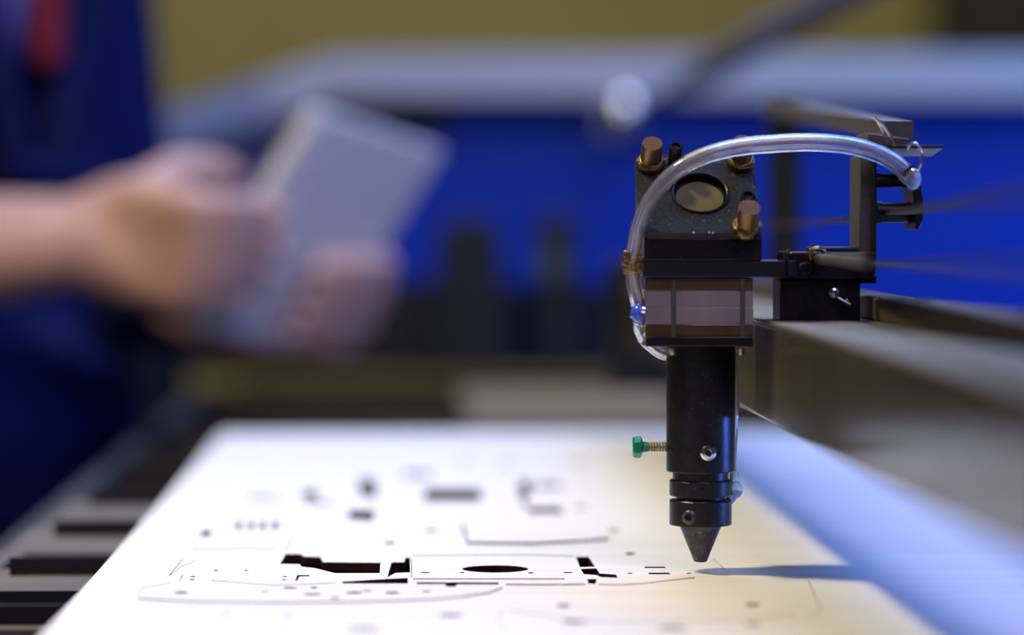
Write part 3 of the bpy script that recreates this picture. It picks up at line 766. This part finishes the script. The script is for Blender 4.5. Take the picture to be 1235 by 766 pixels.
# left arm and hand (behind the tablet, fingers round its right edge)
ls_, le_, lw_ = P(-0.01, -0.165, 1.40), W(120, 300, 2170), W(290, 392, 2000)
limb(body, [ls_, ls_.lerp(le_, .5), le_], [0.052, 0.044, 0.040]); limb(body, [le_, le_.lerp(lw_, .3), lw_], [0.040, 0.039, 0.026])
kb_ = [T(452, 318, -.014), T(441, 350, -.016), T(424, 382, -.016), T(402, 412, -.014)]
for k_, p in enumerate(kb_):
    limb(body, [lw_ + U * (0.010 - 0.007 * k_), lw_.lerp(p, .45), p], [0.022, 0.018, 0.0130], 14)
bt = [[(452, 322), (420, 322), (388, 322)], [(443, 356), (410, 354), (378, 352)], [(426, 390), (394, 386), (366, 380)], [(404, 420), (378, 414), (354, 406)]]
for p, tp, r0 in zip(kb_, bt, (0.0095, 0.0098, 0.0092, 0.0082)):
    q = T(tp[0][0] + 14, tp[0][1], 0.002)
    finger(body, [p, q, T(*tp[1], .0125), T(*tp[2], .0105)], r0)
limb(body, [lw_, T(330, 372, -.03), T(350, 340, -.022), T(362, 312, -.017)], [0.021, 0.016, 0.0115, 0.010], 14)
# torso, neck, head, legs of the body
body.ball(P(0, 0, 1.28), 1, 24, sc=(0.105, 0.165, 0.19), R=RB)
body.ball(P(0, 0, 1.07), 1, 24, sc=(0.10, 0.145, 0.16), R=RB)
body.ball(P(0, 0, 0.93), 1, 24, sc=(0.11, 0.165, 0.13), R=RB)
limb(body, [P(0, 0.17, 1.40), P(0.0, 0, 1.43), P(0, -0.17, 1.40)], [0.055, 0.065, 0.055])
limb(body, [P(0, 0, 1.42), P(0.02, 0, 1.54)], [0.058, 0.052])
HC = P(0.045, 0, 1.63)
body.ball(HC, 1, 28, sc=(0.095, 0.076, 0.112), R=RB)
body.ball(HC + F * 0.03 - U * 0.055, 1, 20, sc=(0.06, 0.052, 0.058), R=RB)
body.ball(HC + F * 0.098 - U * 0.018, 1, 12, sc=(0.020, 0.014, 0.019), R=RB); limb(body, [HC + F * 0.088 + U * 0.012, HC + F * 0.104 - U * 0.016], [0.008, 0.012], 10)
limb(body, [HC + F * 0.082 + U * 0.028 + Rr * 0.035, HC + F * 0.087 + U * 0.026, HC + F * 0.082 + U * 0.028 - Rr * 0.035], [0.012, 0.010, 0.012], 10)
for s_ in (-1, 1):
    body.ball(HC + Rr * 0.078 * s_ - F * 0.005 - U * 0.008, 1, 12, sc=(0.018, 0.008, 0.030), R=RB)
    limb(body, [P(0, 0.09 * s_, 0.90), P(0.01, 0.10 * s_, 0.49), P(-0.02, 0.105 * s_, 0.09)], [0.088, 0.056, 0.040])
    limb(body, [P(-0.03, 0.105 * s_, 0.05), P(0.14, 0.12 * s_, 0.035)], [0.036, 0.030])
bo = obj('body', remesh(body, 0.0042, 5, V(person.location)), 'skin', person, ang=180)
# nails
for tp in [tips[k][2] for k in range(4)] + [bt[k][2] for k in range(4)]:
    obj('fingernail', MB().ball(T(tp[0], tp[1], 0.0185), 1, 8, sc=(0.0045, 0.002, 0.0055)), 'nail', person)
# clothes
j = MB()
j.ball(P(0, 0, 1.27), 1, 24, sc=(0.128, 0.188, 0.21), R=RB); j.ball(P(0.005, 0, 1.05), 1, 24, sc=(0.132, 0.178, 0.20), R=RB)
j.ball(P(0.012, 0, 0.92), 1, 24, sc=(0.150, 0.196, 0.17), R=RB)
limb(j, [P(0, 0.18, 1.40), P(0.0, 0, 1.445), P(0, -0.18, 1.40)], [0.068, 0.072, 0.068])
limb(j, [rs_, rs_.lerp(re_, .5), re_, re_.lerp(rw_, .18)], [0.072, 0.062, 0.056, 0.052])
limb(j, [ls_, ls_.lerp(le_, .5), le_, le_.lerp(lw_, .55)], [0.072, 0.064, 0.056, 0.046])
# open front of the jacket shows the shirt: folds of the lapels stand proud
limb(j, [P(0.128, 0.075, 1.38), P(0.145, 0.050, 1.22), P(0.150, 0.02, 1.10)], [0.020, 0.018, 0.016], 12)
limb(j, [P(0.120, -0.075, 1.38), P(0.140, -0.050, 1.22), P(0.148, -0.015, 1.10)], [0.020, 0.018, 0.016], 12)
for k_, (f0, r0, z0, f1, r1, z1_) in enumerate([(0.10, 0.16, 1.02, 0.155, -0.05, 0.97), (0.14, 0.10, 0.94, 0.14, -0.14, 0.90), (0.11, 0.15, 1.10, 0.13, 0.0, 1.04)]):
    limb(j, [P(f0, r0, z0), P(f1, r1, z1_)], [0.022, 0.016], 10)
obj('work_jacket', remesh(j, 0.007, 6, V(person.location)), 'overall_blue', person, ang=180, label='dark blue work jacket')
sh_ = MB(); sh_.ball(P(0.066, 0.02, 1.28), 1, 24, sc=(0.086, 0.066, 0.18), R=RB)
obj('shirt', sh_, 'shirt_plaid', person, label='purple grey shirt front')
rc = MB(); limb(rc, [P(0.11, -0.010, 1.42), P(0.150, -0.012, 1.27), P(0.152, -0.008, 1.18)], [0.012, 0.013, 0.010], 12)
obj('scarf_end', rc, 'red_cloth', person, label='red cloth strip down the chest')
tr = MB()
for s_ in (-1, 1): limb(tr, [P(0, 0.09 * s_, 0.90), P(0.01, 0.10 * s_, 0.49), P(-0.02, 0.105 * s_, 0.09)], [0.108, 0.078, 0.068])
tr.ball(P(0, 0, 0.90), 1, 24, sc=(0.128, 0.182, 0.14), R=RB)
obj('trousers', remesh(tr, 0.009, 5, V(person.location)), 'trouser_cloth', person, ang=180)
for s_ in (-1, 1):
    so = MB(); limb(so, [P(-0.045, 0.105 * s_, 0.052), P(0.06, 0.115 * s_, 0.050), P(0.16, 0.125 * s_, 0.042)], [0.050, 0.046, 0.042], 16)
    for i, p in enumerate(so.v): so.v[i] = V((p.x, p.y, max(p.z, 0.0)))
    obj('shoe', so, 'leather', person)
hr = MB(); hr.ball(HC - F * 0.018 + U * 0.022, 1, 28, sc=(0.098, 0.086, 0.106), R=RB)
hr.ball(HC + F * 0.040 + U * 0.085, 1, 18, sc=(0.05, 0.06, 0.03), R=RB); hr.ball(HC - F * 0.055 - U * 0.03, 1, 18, sc=(0.055, 0.070, 0.075), R=RB)
obj('hair', remesh(hr, 0.006, 3, V(person.location)), 'hair', person, ang=180)
for s_ in (-1, 1):
    ey = obj('eye', MB().ball(HC + F * 0.0755 + Rr * 0.031 * s_ + U * 0.008, 0.0120, 16), 'eye_white', person)
    obj('iris', MB().ball(HC + F * 0.0835 + Rr * 0.031 * s_ + U * 0.0035, 0.0056, 12), 'hair', ey)
    eb = MB(); limb(eb, [HC + F * 0.094 + Rr * 0.018 * s_ + U * 0.034, HC + F * 0.088 + Rr * 0.046 * s_ + U * 0.036], [0.004, 0.003], 8); obj('eyebrow', eb, 'hair', person)
lpb = MB(); limb(lpb, [HC + F * 0.076 + Rr * 0.022 - U * 0.058, HC + F * 0.090 - U * 0.056, HC + F * 0.076 - Rr * 0.022 - U * 0.058], [0.004, 0.006, 0.004], 8)
obj('lips', lpb, 'lip', person)

# the tablet
tab = empty('tablet', (TL + TR + BLc - TL) / 1 - (TL) + (TL - TL) if False else (TL + (tu + tv) / 2), 'pale grey tablet tilted in the person\'s hands seen from behind', 'tablet')
th_ = 0.014
uu, vv = tu.normalized(), (tv - tu.normalized() * tv.dot(tu.normalized())).normalized()
# keep it rectangular: width along the top edge, height square to it in the tablet's own plane
quad = [TL, TR, TR + tv, TL + tv]
obj('back_shell', MB().prism([q - tn * 0.0005 for q in quad], -tn * (th_ - 0.0015)), 'tablet_grey', tab, bevel=0.0015)
cen = sum(quad, V((0, 0, 0))) / 4
rim = [cen + (q - cen) * 1.012 for q in quad]
obj('display', MB().prism([cen + (q - cen) * 0.93 - tn * (th_ - 0.0008) for q in quad], -tn * 0.001), 'screen', tab)
